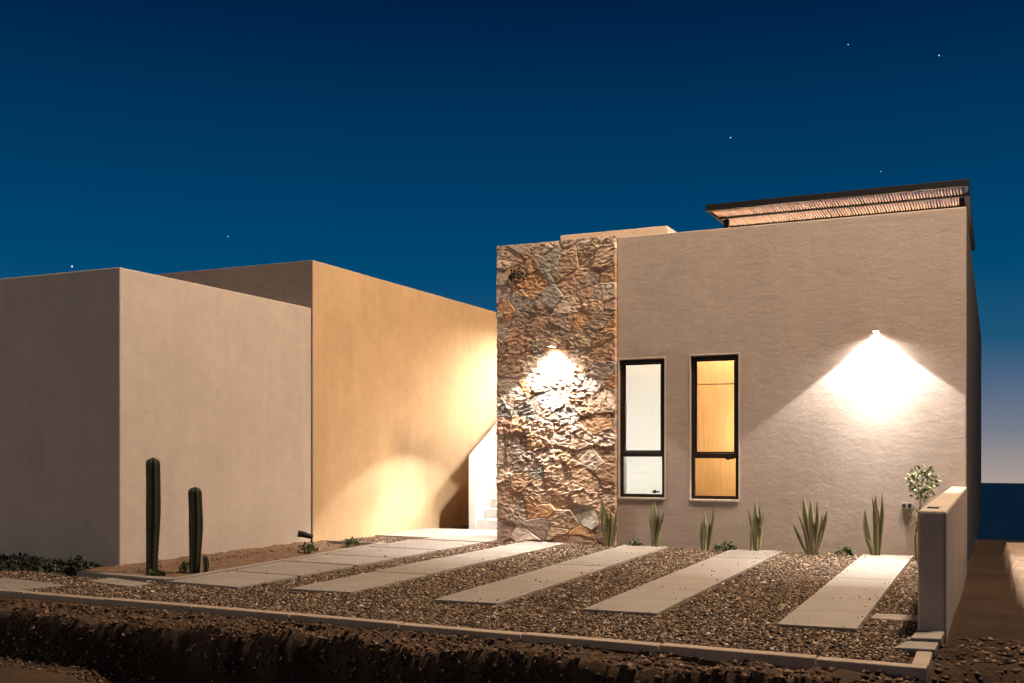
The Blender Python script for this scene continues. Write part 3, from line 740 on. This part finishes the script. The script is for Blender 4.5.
# dry grass and roots on the street verge
V = []; F = []
for i in range(5200):
    if i < 3600: x = rng.uniform(-11,-.3); y = rng.uniform(6.05,6.75)
    else: x = rng.uniform(-.3,1.6); y = rng.uniform(5.6,8.0)
    if vnoise(x*1.7,y*1.7,88) < .42 and i%3: continue
    z = float(ground_z(x,y)); a = rng.normal(-1.57,1.0) if i < 3600 else rng.normal(-.3,.5); l = rng.uniform(.04,.14)
    up = rng.uniform(.05,.45); d = np.array((math.cos(a),math.sin(a),up)); s_ = np.array((-math.sin(a),math.cos(a),0))*.0013
    p = np.array((x,y,z-.005)); m_ = p+d*l*.5; e = p+d*l+np.array((0,0,-.5*l*up-.25*l)); o = len(V)
    V += [p-s_,p+s_,m_+s_*.8,m_-s_*.8,e]; F += [(o,o+1,o+2,o+3),(o+3,o+2,o+4,o+4)]
V = np.array(V); q = np.array([f for f in F if len(set(f)) == 4]); t3 = np.array([f[:3] for f in F if len(set(f)) == 3])
tri = np.r_[q[:,[0,1,2]],q[:,[0,2,3]],t3]
tag(np_mesh('dry_grass', V, tri, M['straw']), 'dry straw and roots on the earth verge below the kerb', None, None, 'stuff')

# clods and stones on the verge
nr_ = 24000; qx = rng.uniform(-11,1.8,nr_); qy = np.where(qx < -.35, rng.uniform(6.0,6.80,nr_), rng.uniform(5.5,8.2,nr_))
fq = np.arange(nr_) > 16500; qy = np.where(fq & (qx < -.5), 6.33+.22*fbm(qx*.9,qx*0+3,3,5)+rng.normal(-.04,.03,nr_), qy)
bq = np.arange(nr_) < 1500; qx = np.where(bq, -8.80+np.abs(rng.normal(0,.25,nr_))*(rng.random(nr_)), qx); qy = np.where(bq, rng.uniform(8.4,12.7,nr_), qy)
keep = rng.random(nr_) < .25+1.1*(vnoise(qx*3,qy*3,14)-.25); qx, qy = qx[keep], qy[keep]; nr_ = len(qx)
bq = (qy > 8.3) & (qx < -7)
sr = np.where(bq, .55, 1.)[:,None]*np.minimum(rng.gamma(2.2,.0050,nr_)+.004,.022)[:,None]; rv = (ico[None]*(1+rng.uniform(-.35,.35,(nr_,6,1)))+rng.uniform(-.3,.3,(nr_,6,3)))*sr[:,None]*np.array([1.2,1,.75])
rv = rv+np.stack([qx,qy,np.where(qx < -7.5, np.where(qy > 8.3, -.015, ground_z(qx,qy)), ground_z(qx,qy))+.2*sr[:,0]],-1)[:,None,:]
rc = np.array([s2l(118,88,64),s2l(92,68,50),s2l(146,116,90),s2l(72,54,42)])[rng.integers(0,4,nr_)]*rng.uniform(.45,1.1,nr_)[:,None]
tag(np_mesh('verge_rubble', rv.reshape(-1,3), (icf[None]+(np.arange(nr_)*6)[:,None,None]).reshape(-1,3), M['gravel'], np.repeat(rc,6,0)), 'clods and stones on the dug earth verge', None, None, 'stuff')

# ------------------------------------------------------------------ small fittings
gs = thing('garden_spotlight', (-8.22,11.65,0), 'dark garden spotlight on a spike in the cactus bed', 'spotlight')
b = MB(); b.tube([(-8.22,11.65,-.06),(-8.22,11.65,.13),(-8.24,11.64,.16)],[.012,.012,.012],8); b.build('spike', M['dark'], gs)
b = MB(); b.tube([(-8.20,11.65,.15),(-8.30,11.60,.185),(-8.37,11.56,.20)],[.028,.04,.045],12); b.build('head', M['dark'], gs, smooth=False)
ot = thing('outlet_box', (-1.0,14.06,.6), 'grey weatherproof outlet box on the facade behind the boundary wall', 'outlet')
b = MB(); b.box(-1.06,-.93,14.02,14.068,.565,.645); b.build('cover', M['grey_pl'], ot, bevel=.004)
for dx in (-.035,.03):
    b = MB(); b.box(-.995+dx-.018,-.995+dx+.018,14.014,14.0195,.585,.628); b.build('socket', M['dark'], ot)

# ------------------------------------------------------------------ output
scn.view_settings.view_transform = 'Standard'; scn.view_settings.look = 'None'
scn.view_settings.exposure = .15; scn.view_settings.gamma = 1; scn.view_settings.use_curve_mapping = False
scn.cycles.use_denoising = True
scn.cycles.max_bounces = 8; scn.cycles.diffuse_bounces = 4; scn.cycles.glossy_bounces = 3; scn.cycles.transparent_max_bounces = 8
scn.cycles.sample_clamp_indirect = 8; scn.cycles.caustics_reflective = False; scn.cycles.caustics_refractive = False
